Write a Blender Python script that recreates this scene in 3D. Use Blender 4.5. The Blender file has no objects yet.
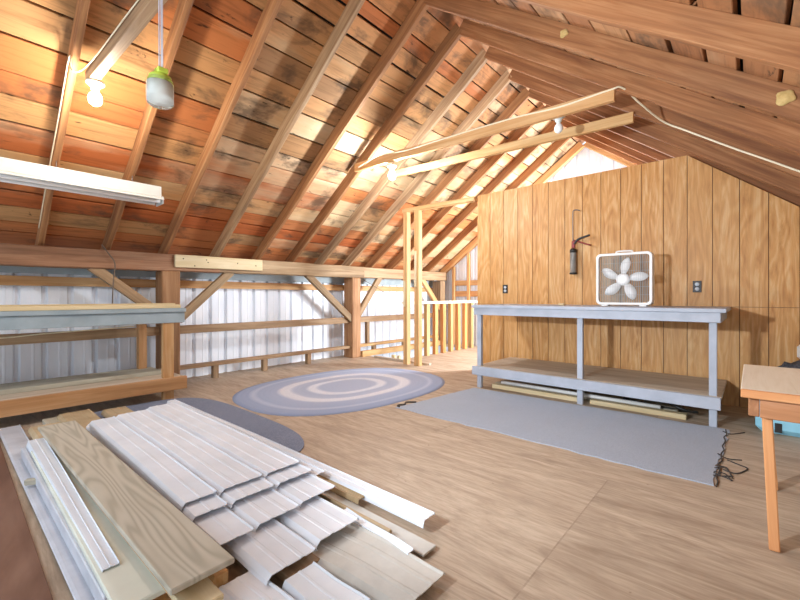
import bpy, bmesh, math, random
from mathutils import Vector, Matrix
random.seed(7)
SC = bpy.context.scene
COL = SC.collection
V = Vector

# ------------------------------------------------------------------ camera, world, lights, exposure
FPX = 398.0
CAM_Z = 1.05
cam_d = bpy.data.cameras.new('camera')
cam = bpy.data.objects.new('camera', cam_d); COL.objects.link(cam)
cam_d.sensor_width = 36.0
cam_d.lens = FPX / 800.0 * 36.0
cam_d.shift_y = -3.0 / 800.0
cam_d.clip_start = 0.02
cam.location = (0, 0, CAM_Z)
cam.rotation_euler = (math.radians(90), 0, math.atan(352.0 / FPX))
SC.camera = cam

SC.view_settings.view_transform = 'Standard'
SC.view_settings.look = 'None'
SC.view_settings.gamma = 1.0
SC.view_settings.use_curve_mapping = False
SC.view_settings.exposure = 0.3

world = bpy.data.worlds.new('world'); SC.world = world
world.use_nodes = True
bg = world.node_tree.nodes['Background']
bg.inputs['Color'].default_value = (0.76, 0.88, 1.0, 1)
bg.inputs['Strength'].default_value = 1.6


def area(name, loc, target, size, power, color=(1, 1, 1), size_y=None):
    l = bpy.data.lights.new(name, 'AREA'); l.energy = power; l.color = color
    l.shape = 'RECTANGLE'; l.size = size; l.size_y = size_y or size
    o = bpy.data.objects.new(name, l); COL.objects.link(o)
    o.location = loc
    o.rotation_euler = (V(target) - V(loc)).to_track_quat('-Z', 'Y').to_euler()
    return o


fl = bpy.data.lights.new('photo_flash', 'SPOT'); fl.energy = 430; fl.color = (0.86, 0.93, 1.0)
fl.spot_size = math.radians(100); fl.spot_blend = 1.0; fl.shadow_soft_size = 0.06
flo = bpy.data.objects.new('photo_flash', fl); COL.objects.link(flo)
flo.location = (-1.5, -0.3, 1.4)
flo.rotation_euler = (V((-0.6, 4.2, 1.45)) - V(flo.location)).to_track_quat('-Z', 'Y').to_euler()
area('gable_window_daylight', (-1.5, 7.2, 1.3), (-3.7, 5.9, 1.4), 1.1, 330, (0.9, 0.95, 1.0))
gable_fill = bpy.data.lights.new('gable_fill', 'POINT'); gable_fill.energy = 32; gable_fill.color = (0.95, 0.96, 1.0)  # unseen point light added behind the partition to brighten the far gable
gable_fill.shadow_soft_size = 0.05
sb = bpy.data.objects.new('gable_fill', gable_fill); COL.objects.link(sb); sb.location = (-1.9, 6.3, 2.3)

# ------------------------------------------------------------------ material helpers


def lin(c):
    if isinstance(c, str):
        c = [int(c[i:i + 2], 16) / 255 for i in (0, 2, 4)]
    return tuple((x / 12.92 if x <= 0.04045 else ((x + 0.055) / 1.055) ** 2.4) for x in c[:3]) + (1.0,)


class NT:
    def __init__(self, name, rough=0.6, metal=0.0, spec=0.5):
        self.m = bpy.data.materials.new(name); self.m.use_nodes = True
        self.t = self.m.node_tree
        self.b = self.t.nodes['Principled BSDF']
        self.b.inputs['Roughness'].default_value = rough
        self.b.inputs['Metallic'].default_value = metal
        self.b.inputs['Specular IOR Level'].default_value = spec

    def n(self, typ, **kw):
        nd = self.t.nodes.new(typ)
        for k, v in kw.items():
            if k.startswith('i_'):
                nd.inputs[k[2:].replace('_', ' ')].default_value = v
            else:
                setattr(nd, k, v)
        return nd

    def l(self, a, b):
        self.t.links.new(a, b)

    def coord(self, scale=(1, 1, 1), out='Object', rnd=None):
        tc = self.n('ShaderNodeTexCoord')
        src = tc.outputs[out]
        if rnd == 'object':
            oi = self.n('ShaderNodeObjectInfo')
            mu = self.n('ShaderNodeMath', operation='MULTIPLY'); mu.inputs[1].default_value = 37.0
            self.l(oi.outputs['Random'], mu.inputs[0])
            ad = self.n('ShaderNodeVectorMath', operation='ADD')
            self.l(src, ad.inputs[0]); self.l(mu.outputs[0], ad.inputs[1]); src = ad.outputs[0]
        elif rnd == 'attr':
            at = self.n('ShaderNodeAttribute', attribute_name='rnd')
            sc = self.n('ShaderNodeVectorMath', operation='SCALE'); sc.inputs['Scale'].default_value = 23.0
            self.l(at.outputs['Color'], sc.inputs[0])
            ad = self.n('ShaderNodeVectorMath', operation='ADD')
            self.l(src, ad.inputs[0]); self.l(sc.outputs[0], ad.inputs[1]); src = ad.outputs[0]
        mp = self.n('ShaderNodeMapping'); mp.inputs['Scale'].default_value = scale
        self.l(src, mp.inputs['Vector'])
        return mp.outputs[0]

    def noise(self, vec, scale=5.0, detail=4.0, rough=0.6, dist=0.0):
        nd = self.n('ShaderNodeTexNoise')
        nd.inputs['Scale'].default_value = scale; nd.inputs['Detail'].default_value = detail
        nd.inputs['Roughness'].default_value = rough; nd.inputs['Distortion'].default_value = dist
        self.l(vec, nd.inputs['Vector'])
        return nd.outputs['Fac']

    def ramp(self, fac, stops):
        r = self.n('ShaderNodeValToRGB')
        e = r.color_ramp.elements
        while len(e) < len(stops):
            e.new(0.5)
        for el, (p, c) in zip(e, stops):
            el.position = p
            el.color = lin(c) if not isinstance(c, (int, float)) else (c, c, c, 1)
        self.l(fac, r.inputs[0])
        return r.outputs[0]

    def mix(self, fac, a, b, mode='MIX'):
        m = self.n('ShaderNodeMix', data_type='RGBA', blend_type=mode)
        for sock, v in ((m.inputs['Factor'], fac), (m.inputs['A'], a), (m.inputs['B'], b)):
            if hasattr(v, 'is_linked') or hasattr(v, 'links'):
                self.l(v, sock)
            elif isinstance(v, (int, float)):
                sock.default_value = v
            else:
                sock.default_value = lin(v)
        return m.outputs['Result']

    def color(self, c):
        if isinstance(c, str) or isinstance(c, tuple):
            self.b.inputs['Base Color'].default_value = lin(c)
        else:
            self.l(c, self.b.inputs['Base Color'])

    def figure(self, vec, k, detail=1.5, dist=0.4):
        """rotary-cut wood figure: contour lines of a stretched noise"""
        n = self.noise(vec, 1.0, detail, 0.45, dist)
        m = self.n('ShaderNodeMath', operation='MULTIPLY'); m.inputs[1].default_value = k
        self.l(n, m.inputs[0])
        sn = self.n('ShaderNodeMath', operation='SINE'); self.l(m.outputs[0], sn.inputs[0])
        mr = self.n('ShaderNodeMapRange'); mr.inputs['From Min'].default_value = -1.0
        self.l(sn.outputs[0], mr.inputs['Value'])
        return mr.outputs[0]

    def bump(self, h, strength=0.2, dist=0.01):
        b = self.n('ShaderNodeBump'); b.inputs['Strength'].default_value = strength
        b.inputs['Distance'].default_value = dist
        self.l(h, b.inputs['Height']); self.l(b.outputs[0], self.b.inputs['Normal'])


def wood(name, dark, mid, light, rough=0.65, grain=26, blotch=0.35, stain='5a4636', knots=True):
    """timber with grain along local X, every piece with its own grain"""
    w = NT(name, rough, spec=0.3)
    g = w.noise(w.coord((1.1, grain, grain), rnd='object'), 1.0, 5, 0.62, 0.6)
    c = w.ramp(g, [(0.3, dark), (0.5, mid), (0.72, light)])
    bl = w.noise(w.coord((1.3, 3.5, 3.5), rnd='object'), 1.0, 3, 0.55)
    f = w.ramp(bl, [(0.5, 0.0), (0.78, blotch)])
    c = w.mix(f, c, stain)
    oi = w.n('ShaderNodeObjectInfo')
    hv = w.n('ShaderNodeHueSaturation')
    mr = w.n('ShaderNodeMapRange'); mr.inputs['To Min'].default_value = 0.82; mr.inputs['To Max'].default_value = 1.14
    w.l(oi.outputs['Random'], mr.inputs['Value']); w.l(mr.outputs[0], hv.inputs['Value'])
    w.l(c, hv.inputs['Color'])
    w.color(hv.outputs[0]); w.bump(g, 0.25, 0.004)
    return w.m


def plain(name, c, rough=0.5, metal=0.0, var=0.12, scale=6.0, spec=0.5, bump=0.0):
    w = NT(name, rough, metal, spec)
    n = w.noise(w.coord((1, 1, 1), rnd='object'), scale, 4, 0.6)
    k = lin(c)
    d = tuple(max(0, x - var) for x in ([int(c[i:i + 2], 16) / 255 for i in (0, 2, 4)]))
    w.color(w.ramp(n, [(0.3, d), (0.65, c)]))
    if bump:
        w.bump(w.noise(w.coord(), 180, 2), bump, 0.003)
    return w.m


M = {}
M['rafter'] = wood('rafter_wood', '82573a', 'a07048', 'b88a60', blotch=0.3)
M['rafter_grey'] = wood('weathered_rafter_wood', '8a6a4e', 'b08c68', 'cdb08a', blotch=0.45)
M['rafter_right'] = wood('brown_rafter_wood', '74492e', '92623e', 'ae7e56', blotch=0.3)
M['beam'] = wood('old_timber', '7e583e', '986e52', 'b08a6c', grain=22, blotch=0.3)
M['beam_grey'] = wood('grey_timber', '8a7054', 'a68a68', 'c0a684', grain=22, blotch=0.35)
M['post'] = wood('post_timber', '825a3c', '9e7450', 'ba906a', grain=20, blotch=0.4)
M['lumber'] = wood('new_lumber', 'b08450', 'c49a66', 'd6b686', grain=20, blotch=0.15, stain='b07c48')
M['lumber_pale'] = wood('pale_lumber', 'ccb68a', 'd8c49c', 'e4d4b2', grain=16, blotch=0.1, stain='c8a468')
M['girt'] = wood('orange_girt_wood', 'be8a56', 'd0a06c', 'e0ba8c', grain=18, blotch=0.2, stain='8c5a30')
M['rail'] = wood('brown_rail_wood', '866a4e', 'a48666', 'bca080', grain=18, blotch=0.3)
M['orange'] = wood('orange_fascia_wood', 'b07c50', 'cc9866', 'deb084', grain=16, blotch=0.25, stain='7a4a28')
M['table'] = wood('table_wood', 'b4764a', 'c68c5c', 'd8aa7e', grain=16, blotch=0.15, stain='a06438')
M['tabletop'] = wood('worn_tabletop_wood', 'dccdb4', 'e8dcc8', 'f0e6d6', grain=16, blotch=0.25, stain='98806a')
M['stub'] = wood('rough_end_wood', '8a5c40', 'a8744e', 'c49270', grain=10, blotch=0.4)
M['baluster'] = wood('baluster_wood', 'b0703c', 'ca8c54', 'dca870', grain=16, blotch=0.25, stain='8a5428')
M['rail_white'] = plain('bleached_rail_wood', 'f2e6d2', 0.6, var=0.06)
M['ply_grey'] = wood('weathered_plywood', 'a8a08e', 'bcb5a2', 'cec8b6', grain=14, blotch=0.25, stain='8c8674')
M['ply_shelf'] = wood('dusty_shelf_plywood', 'b4a28e', 'c8b8a4', 'd8cab8', grain=10, blotch=0.3, stain='8e7a66')
M['paint'] = plain('grey_blue_paint', 'b0b6c2', 0.5, var=0.07, scale=5)
M['paint_dark'] = plain('blue_grey_bench_paint', 'a4b2b8', 0.55, var=0.08, scale=5)
M['dark'] = plain('dark_void', '1c1814', 0.9, var=0.02)
M['black'] = plain('black_plastic', '262422', 0.45, var=0.03)
M['white'] = plain('white_plastic', 'eceae6', 0.4, var=0.03)
M['blade'] = plain('pale_blade_plastic', 'f0f0f0', 0.4, var=0.03)
M['wire'] = plain('grille_wire', 'c8c8c8', 0.4, metal=0.2, var=0.05)
M['rear'] = plain('grey_green_grille', 'a6a8a2', 0.5, var=0.05)
M['cable'] = plain('cream_cable_sheath', 'efe3c4', 0.5, var=0.04)
M['cable_dark'] = plain('old_brown_cable', '6a5a4c', 0.6, var=0.05)
M['steel'] = plain('grey_steel', '8a8480', 0.4, metal=0.5, var=0.1)
M['tube'] = plain('grey_tube', '8e8a84', 0.35, var=0.1)
M['red'] = plain('red_paint', '8c3430', 0.5, var=0.06)
M['sheet'] = plain('white_enamel_sheet', 'ecf2fb', 0.35, var=0.05, scale=4)
M['sheet_grey'] = plain('dusty_grey_sheet', 'cfccc4', 0.45, var=0.1, scale=5)
M['sheet_lavender'] = plain('stained_white_sheet', 'd2d4dc', 0.4, var=0.1, scale=5)
M['sheet_tan'] = plain('tan_back_of_sheet', 'c2ab88', 0.6, var=0.12, scale=5)
M['pale_board'] = plain('pale_green_yellow_board', 'e2e4d6', 0.55, var=0.05, scale=4)
M['tub'] = plain('light_blue_plastic', '9cd8ee', 0.4, var=0.05)
M['fixture'] = plain('white_enamel_fixture', 'cfd0cc', 0.4, var=0.05)
M['tubeglass'] = plain('white_fluorescent_tube', 'f2f2f0', 0.3, var=0.02)
M['porcelain'] = plain('white_porcelain', 'd8dcd6', 0.3, var=0.04)
M['lime'] = plain('lime_green_plastic', 'cce05a', 0.4, var=0.06)
M['string'] = plain('white_cord', 'e4e0ea', 0.6, var=0.04)
M['foam'] = plain('yellow_expanding_foam', 'c9ac72', 0.8, var=0.12, scale=30, bump=0.4)
M['outlet'] = plain('dark_outlet_plate', '2c2624', 0.5, var=0.04)
M['outlet_face'] = plain('grey_outlet_face', 'c4ccd4', 0.4, var=0.04)
M['rag'] = plain('charcoal_speckled_cloth', '55565c', 0.9, var=0.2, scale=60)
M['hardboard'] = wood('reddish_hardboard', '6a4a3a', '7c5a48', '8e6c5a', grain=6, blotch=0.4, stain='4e3226')

g_ = NT('clear_jar_glass', 0.05)
g_.color('f4f8f4'); g_.b.inputs['Transmission Weight'].default_value = 0.95; g_.b.inputs['IOR'].default_value = 1.3
M['glass'] = g_.m
e_ = NT('lit_bulb_glass', 0.3)
e_.color('ffffff'); e_.b.inputs['Emission Color'].default_value = (1.0, 0.90, 0.76, 1); e_.b.inputs['Emission Strength'].default_value = 560
M['lit_warm'] = e_.m
e_ = NT('lit_cool_bulb_glass', 0.3)
e_.color('ffffff'); e_.b.inputs['Emission Color'].default_value = (0.84, 0.92, 1.0, 1); e_.b.inputs['Emission Strength'].default_value = 1300
M['lit_cool'] = e_.m
M['unlit'] = plain('frosted_bulb_glass', 'f4f6f6', 0.25, var=0.02)


def sheathing(name, cols, grey):
    """roof boards: each board its own tone (attribute rnd), grain along local X, old water stains"""
    w = NT(name, 0.75, spec=0.25)
    at = w.n('ShaderNodeAttribute', attribute_name='rnd')
    sep = w.n('ShaderNodeSeparateColor'); w.l(at.outputs['Color'], sep.inputs[0])
    base = w.ramp(sep.outputs[0], [(i / (len(cols) - 1), c) for i, c in enumerate(cols)])
    g = w.noise(w.coord((1.4, 22, 22), rnd='attr'), 1.0, 5, 0.65, 0.8)
    gm = w.ramp(g, [(0.28, 0.55), (0.5, 0.95), (0.7, 1.0)])
    c = w.mix(1.0, base, gm, 'MULTIPLY')
    # weathered pale boards: fraction given by G
    w2 = w.noise(w.coord((0.8, 2.4, 2.4), rnd='attr'), 1.0, 4, 0.6)
    ad = w.n('ShaderNodeMath', operation='ADD'); w.l(w2, ad.inputs[0]); w.l(sep.outputs[1], ad.inputs[1])
    f = w.ramp(ad.outputs[0], [(0.72, 0.0), (1.0, 0.65)])
    c = w.mix(f, c, grey)
    s = w.noise(w.coord((1.7, 2.6, 2.6)), 1.0, 5, 0.62, 0.4)
    f2 = w.ramp(s, [(0.53, 0.0), (0.64, 0.75)])
    c = w.mix(f2, c, '5c4a3a')
    s3 = w.noise(w.coord((5, 9, 9)), 1.0, 5, 0.7, 0.5)
    c = w.mix(w.ramp(s3, [(0.64, 0.0), (0.70, 0.8)]), c, '2e2620')
    kn = w.noise(w.coord((7, 16, 16), rnd='attr'), 1.0, 2, 0.5)
    c = w.mix(w.ramp(kn, [(0.72, 0.0), (0.78, 0.75)]), c, '3a2a22')
    w.color(c); w.bump(g, 0.3, 0.004)
    return w.m


M['roof_left'] = sheathing('left_roof_boards', ['b46034', 'ca824e', 'ba7244', 'd09c68', 'a87e56'], 'dcc6a0')
M['roof_right'] = sheathing('right_roof_boards', ['9c6844', 'b07c54', 'a67048', 'bc8c62'], 'c4a684')


def panel_mat():
    w = NT('grooved_plywood_panelling', 0.5, spec=0.35)
    v = w.coord((11, 11, 1.2), rnd='attr')
    g = w.noise(v, 1.0, 5, 0.62, 2.2)
    fg = w.figure(w.coord((5.5, 5.5, 1.0), rnd='attr'), 60, 2.0, 0.3)
    mx = w.n('ShaderNodeMath', operation='MULTIPLY_ADD'); mx.inputs[1].default_value = 0.13
    w.l(fg, mx.inputs[0]); w.l(g, mx.inputs[2])
    c = w.ramp(mx.outputs[0], [(0.36, 'ae763e'), (0.56, 'c89254'), (0.80, 'dab07c')])
    at = w.n('ShaderNodeAttribute', attribute_name='rnd')
    sep = w.n('ShaderNodeSeparateColor'); w.l(at.outputs['Color'], sep.inputs[0])
    c = w.mix(w.ramp(sep.outputs[1], [(0.0, 0.0), (1.0, 0.3)]), c, 'c59a66')
    fine = w.noise(w.coord((60, 60, 5), rnd='attr'), 1.0, 3, 0.6)
    c = w.mix(w.ramp(fine, [(0.35, 0.22), (0.55, 0.0)]), c, 'a47a4c')
    w.color(c)
    return w.m


M['panel'] = panel_mat()


def floor_mat():
    w = NT('worn_plywood_floor', 0.6, spec=0.35)
    tc = w.n('ShaderNodeTexCoord')
    mp = w.n('ShaderNodeMapping'); mp.inputs['Location'].default_value = (0.62, -2.5 + 1.22 * 6, 0)
    w.l(tc.outputs['Object'], mp.inputs['Vector'])
    br = w.n('ShaderNodeTexBrick', offset=0.5, squash=1.0)
    br.inputs['Scale'].default_value = 1.0; br.inputs['Brick Width'].default_value = 2.44
    br.inputs['Row Height'].default_value = 1.22; br.inputs['Mortar Size'].default_value = 0.004
    br.inputs['Mortar Smooth'].default_value = 0.4
    br.inputs['Color1'].default_value = (0, 0, 0, 1); br.inputs['Color2'].default_value = (1, 1, 1, 1)
    br.inputs['Mortar'].default_value = (0.5, 0.5, 0.5, 1)
    w.l(mp.outputs[0], br.inputs['Vector'])
    sc = w.n('ShaderNodeVectorMath', operation='SCALE'); sc.inputs['Scale'].default_value = 9.0
    w.l(br.outputs['Color'], sc.inputs[0])
    ad = w.n('ShaderNodeVectorMath', operation='ADD')
    w.l(tc.outputs['Object'], ad.inputs[0]); w.l(sc.outputs[0], ad.inputs[1])
    m2 = w.n('ShaderNodeMapping'); m2.inputs['Scale'].default_value = (1.2, 7.0, 1)
    w.l(ad.outputs[0], m2.inputs['Vector'])
    g = w.noise(m2.outputs[0], 1.0, 6, 0.64, 2.2)
    c = w.ramp(g, [(0.32, '94816e'), (0.48, 'b29f8a'), (0.64, 'c6b5a0')])
    m4 = w.n('ShaderNodeMapping'); m4.inputs['Scale'].default_value = (0.55, 2.6, 1)
    w.l(ad.outputs[0], m4.inputs['Vector'])
    fg = w.figure(m4.outputs[0], 55, 2.5, 0.5)
    c = w.mix(w.ramp(fg, [(0.0, 0.24), (0.45, 0.0)]), c, '947e6a')
    m3 = w.n('ShaderNodeMapping'); m3.inputs['Scale'].default_value = (0.9, 2.2, 1)
    w.l(ad.outputs[0], m3.inputs['Vector'])
    bl = w.noise(m3.outputs[0], 1.0, 4, 0.6, 0.6)
    c = w.mix(w.ramp(bl, [(0.5, 0.0), (0.72, 0.5)]), c, '96806c')
    c = w.mix(w.ramp(br.outputs['Color'], [(0.0, 0.0), (1.0, 0.22)]), c, 'dcc6ae')
    fi = w.noise(w.coord((9, 70, 1)), 1.0, 3, 0.6)
    c = w.mix(w.ramp(fi, [(0.4, 0.22), (0.56, 0.0)]), c, '7c6a58')
    sp = w.noise(w.coord((26, 26, 1)), 1.0, 2, 0.5)
    c = w.mix(w.ramp(sp, [(0.74, 0.0), (0.78, 0.5)]), c, '6e5644')
    c = w.mix(w.ramp(br.outputs['Fac'], [(0.0, 0.0), (1.0, 0.25)]), c, '6a5040')
    w.color(c); w.bump(g, 0.12, 0.004)
    return w.m


M['floor'] = floor_mat()


def siding_mat():
    w = NT('white_ribbed_metal_siding', 0.4, 0.0, 0.5)
    n = w.noise(w.coord((6, 6, 0.7)), 1.0, 4, 0.6)
    w.color(w.ramp(n, [(0.35, 'dfe5ee'), (0.65, 'ecf0f8')]))
    return w.m


M['siding'] = siding_mat()


def carpet(name, a, b, scale=220):
    w = NT(name, 0.95, spec=0.1)
    n = w.noise(w.coord(), scale, 3, 0.7)
    big = w.noise(w.coord(), 3.0, 3, 0.6)
    c = w.ramp(n, [(0.35, a), (0.65, b)])
    c = w.mix(w.ramp(big, [(0.4, 0.0), (0.75, 0.25)]), c, a)
    w.color(c); w.bump(n, 0.5, 0.004)
    return w.m


M['carpet'] = carpet('grey_carpet', '9aa2b0', 'b6bfcc')
M['carpet_dark'] = carpet('dark_slate_rug', '6c7488', '949cb0', 130)
M['thread'] = plain('dark_loose_thread', '4a4440', 0.9, var=0.05)


def braid_mat():
    """oval braided rug: rings follow the oval (object coords scaled so that the rim is radius 1)"""
    w = NT('braided_rug', 0.95, spec=0.1)
    tc = w.n('ShaderNodeTexCoord')
    at = w.n('ShaderNodeAttribute', attribute_name='ring')
    r = at.outputs['Fac']
    bands = w.ramp(r, [(0.0, 'b6c0d6'), (0.27, 'b6c0d6'), (0.31, 'e6e8f0'), (0.36, 'e6e8f0'), (0.40, 'b2bcd2'), (0.50, 'bac2d6'),
                       (0.54, 'e8e8ee'), (0.61, 'e4e4ea'), (0.65, 'aeb8d0'), (0.80, 'a6b2cc'), (0.84, 'c0c8da'), (0.88, '9eaac6'), (1.0, '98a4c0')])
    n = w.noise(w.coord((1, 1, 1)), 90, 3, 0.7)
    c = w.mix(w.ramp(n, [(0.4, 0.45), (0.6, 0.0)]), bands, '9aa4bc')
    mu = w.n('ShaderNodeMath', operation='MULTIPLY'); mu.inputs[1].default_value = 22 * 6.2832
    w.l(r, mu.inputs[0])
    sn = w.n('ShaderNodeMath', operation='SINE'); w.l(mu.outputs[0], sn.inputs[0])
    w.color(c)
    w.bump(sn.outputs[0], 0.12, 0.004)
    return w.m


M['braid'] = braid_mat()

# ------------------------------------------------------------------ object helpers


def link(o, parent=None):
    COL.objects.link(o)
    if parent is not None:
        o.parent = parent
        bpy.context.view_layer.update()
        o.matrix_parent_inverse = parent.matrix_world.inverted()
    return o


def tag(o, label=None, cat=None, group=None, kind=None):
    for k, v in (('label', label), ('category', cat), ('group', group), ('kind', kind)):
        if v:
            o[k] = v
    return o


def empty(name, loc, label, cat, group=None):
    o = bpy.data.objects.new(name, None); COL.objects.link(o)
    o.empty_display_size = 0.1; o.location = loc
    bpy.context.view_layer.update()
    return tag(o, label, cat, group)


def from_bm(name, bm, mat, parent=None, matrix=None, smooth=False):
    me = bpy.data.meshes.new(name)
    bmesh.ops.recalc_face_normals(bm, faces=bm.faces[:])
    bm.to_mesh(me); bm.free()
    for m in (mat if isinstance(mat, (list, tuple)) else [mat]):
        me.materials.append(m)
    if smooth:
        for p in me.polygons:
            p.use_smooth = True
    o = bpy.data.objects.new(name, me)
    if matrix is not None:
        o.matrix_world = matrix
    return link(o, parent)


def add_box(bm, c, s, rot=None, bev=0.0, mi=0):
    """box centred at c with full sizes s"""
    b2 = bmesh.new()
    bmesh.ops.create_cube(b2, size=1.0)
    for v in b2.verts:
        v.co = V((v.co.x * s[0], v.co.y * s[1], v.co.z * s[2]))
    if bev > 0:
        bmesh.ops.bevel(b2, geom=b2.edges[:], offset=bev, segments=1, affect='EDGES')
    mt = Matrix.Translation(c) @ (rot.to_4x4() if rot is not None else Matrix())
    vm = {}
    for v in b2.verts:
        vm[v] = bm.verts.new(mt @ v.co)
    for f in b2.faces:
        nf = bm.faces.new([vm[v] for v in f.verts]); nf.material_index = mi
    b2.free()


def box(name, lo, hi, mat, parent=None, bev=0.003):
    """axis-aligned box; the longest axis becomes local X so grain runs along it"""
    lo, hi = V(lo), V(hi)
    d = hi - lo; c = (lo + hi) / 2
    ax = max(range(3), key=lambda i: d[i])
    if ax == 0:
        return beam(name, (lo.x, c.y, c.z), (hi.x, c.y, c.z), d.y, d.z, mat, parent, bev=bev)
    if ax == 1:
        return beam(name, (c.x, lo.y, c.z), (c.x, hi.y, c.z), d.x, d.z, mat, parent, bev=bev)
    return beam(name, (c.x, c.y, lo.z), (c.x, c.y, hi.z), d.x, d.y, mat, parent, up=(0, 1, 0), bev=bev)


def beam(name, p0, p1, w, h, mat, parent=None, up=(0, 0, 1), bev=0.004, wob=0.0, seg=1):
    """timber from p0 to p1 (centre line), w sideways, h along 'up'; local X is the length"""
    p0, p1 = V(p0), V(p1)
    x = (p1 - p0); L = x.length; x.normalize()
    y = V(up).cross(x).normalized(); z = x.cross(y)
    bm = bmesh.new()
    if seg <= 1:
        add_box(bm, (0, 0, 0), (L, w, h), bev=min(bev, w * 0.2, h * 0.2))
    else:
        rings = []
        for i in range(seg + 1):
            t = i / seg
            dy = random.uniform(-wob, wob) if 0 < i < seg else 0
            dz = random.uniform(-wob, wob) if 0 < i < seg else 0
            xx = -L / 2 + L * t
            b = min(bev, w * 0.2, h * 0.2)
            pts = [(-w / 2 + b, -h / 2), (w / 2 - b, -h / 2), (w / 2, -h / 2 + b), (w / 2, h / 2 - b),
                   (w / 2 - b, h / 2), (-w / 2 + b, h / 2), (-w / 2, h / 2 - b), (-w / 2, -h / 2 + b)]
            rings.append([bm.verts.new((xx, a + dy, c + dz)) for a, c in pts])
        for r0, r1 in zip(rings, rings[1:]):
            for k in range(8):
                bm.faces.new([r0[k], r0[(k + 1) % 8], r1[(k + 1) % 8], r1[k]])
        bm.faces.new(rings[0]); bm.faces.new(rings[-1])
    m = Matrix((x, y, z)).transposed().to_4x4(); m.translation = (p0 + p1) / 2
    return from_bm(name, bm, mat, parent, m)


def add_tube(bm, pts, r, n=8, cap=True, mi=0):
    pts = [V(p) for p in pts]
    rings = []
    prev = None
    for i, p in enumerate(pts):
        t = (pts[min(i + 1, len(pts) - 1)] - pts[max(i - 1, 0)]).normalized()
        if prev is None:
            a = t.orthogonal().normalized()
        else:
            a = (prev - t * prev.dot(t)).normalized()
        prev = a
        b = t.cross(a)
        rr = r[i] if isinstance(r, (list, tuple)) else r
        rings.append([bm.verts.new(p + (a * math.cos(2 * math.pi * k / n) + b * math.sin(2 * math.pi * k / n)) * rr) for k in range(n)])
    for r0, r1 in zip(rings, rings[1:]):
        for k in range(n):
            f = bm.faces.new([r0[k], r0[(k + 1) % n], r1[(k + 1) % n], r1[k]]); f.material_index = mi
    if cap:
        bm.faces.new(rings[0]).material_index = mi; bm.faces.new(rings[-1]).material_index = mi


def tube(name, pts, r, mat, parent=None, n=8):
    bm = bmesh.new(); add_tube(bm, pts, r, n)
    return from_bm(name, bm, mat, parent, smooth=True)


def smooth_path(pts, k=6):
    pts = [V(p) for p in pts]
    out = []
    for i in range(len(pts) - 1):
        p0, p1, p2, p3 = pts[max(i - 1, 0)], pts[i], pts[i + 1], pts[min(i + 2, len(pts) - 1)]
        for j in range(k):
            t = j / k
            out.append(0.5 * ((2 * p1) + (p2 - p0) * t + (2 * p0 - 5 * p1 + 4 * p2 - p3) * t * t + (3 * p1 - p0 - 3 * p2 + p3) * t ** 3))
    out.append(pts[-1])
    return out


def add_lathe(bm, prof, c, n=24, axis=V((0, 0, 1)), mi=0):
    """prof: (radius, height) pairs along axis from c"""
    q = V((0, 0, 1)).rotation_difference(axis)
    c = V(c)
    rings = []
    for r, h in prof:
        rings.append([bm.verts.new(c + q @ V((max(r, 1e-5) * math.cos(2 * math.pi * k / n), max(r, 1e-5) * math.sin(2 * math.pi * k / n), h))) for k in range(n)])
    for r0, r1 in zip(rings, rings[1:]):
        for k in range(n):
            bm.faces.new([r0[k], r0[(k + 1) % n], r1[(k + 1) % n], r1[k]]).material_index = mi
    bm.faces.new(rings[0]).material_index = mi; bm.faces.new(rings[-1]).material_index = mi


def lathe(name, prof, c, mat, parent=None, n=24, axis=(0, 0, 1)):
    bm = bmesh.new(); add_lathe(bm, prof, c, n, V(axis))
    return from_bm(name, bm, mat, parent, smooth=True)


def dup(o, offset, label=None, group=None):
    r = o.copy(); COL.objects.link(r); r.location = o.location + V(offset)
    if label:
        r['label'] = label
    if group:
        r['group'] = group
    for ch in list(o.children):
        c = ch.copy(); COL.objects.link(c); c.parent = r
        for g in list(ch.children):
            d = g.copy(); COL.objects.link(d); d.parent = c
    return r


def plank_mesh(name, rects, th, mat, matrix=None, backing=None, weather=None, kind='structure', bev=0.003):
    """many boards as one surface: rects (x0,x1,y0,y1) in local XY; z from 0 (seen face) to +th"""
    bm = bmesh.new()
    lay = bm.faces.layers.int.new('id')
    cols = []
    for i, (x0, x1, y0, y1) in enumerate(rects):
        n0 = len(bm.faces)
        add_box(bm, ((x0 + x1) / 2, (y0 + y1) / 2, th / 2), (x1 - x0, y1 - y0, th), bev=bev)
        bm.faces.ensure_lookup_table()
        for f in bm.faces[n0:]:
            f[lay] = i
        g = random.random() * 0.3 if weather is None else weather((x0 + x1) / 2, (y0 + y1) / 2)
        cols.append((random.random(), g, random.random(), 1))
    if backing:
        n0 = len(bm.faces)
        x0 = min(r[0] for r in rects); x1 = max(r[1] for r in rects); y0 = min(r[2] for r in rects); y1 = max(r[3] for r in rects)
        add_box(bm, ((x0 + x1) / 2, (y0 + y1) / 2, th + 0.03), (x1 - x0 + .1, y1 - y0 + .02, 0.02), mi=1)
        bm.faces.ensure_lookup_table()
        for f in bm.faces[n0:]:
            f[lay] = len(rects)
        cols.append((0, 0, 0, 1))
    bmesh.ops.recalc_face_normals(bm, faces=bm.faces[:])
    me = bpy.data.meshes.new(name); bm.to_mesh(me); bm.free()
    me.materials.append(mat)
    if backing:
        me.materials.append(backing)
    ids = [d.value for d in me.attributes['id'].data]
    at = me.attributes.new('rnd', 'FLOAT_COLOR', 'FACE')
    for i, k in enumerate(ids):
        at.data[i].color = cols[k]
    o = bpy.data.objects.new(name, me)
    if matrix is not None:
        o.matrix_world = matrix
    COL.objects.link(o)
    if kind:
        o['kind'] = kind
    return o


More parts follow.
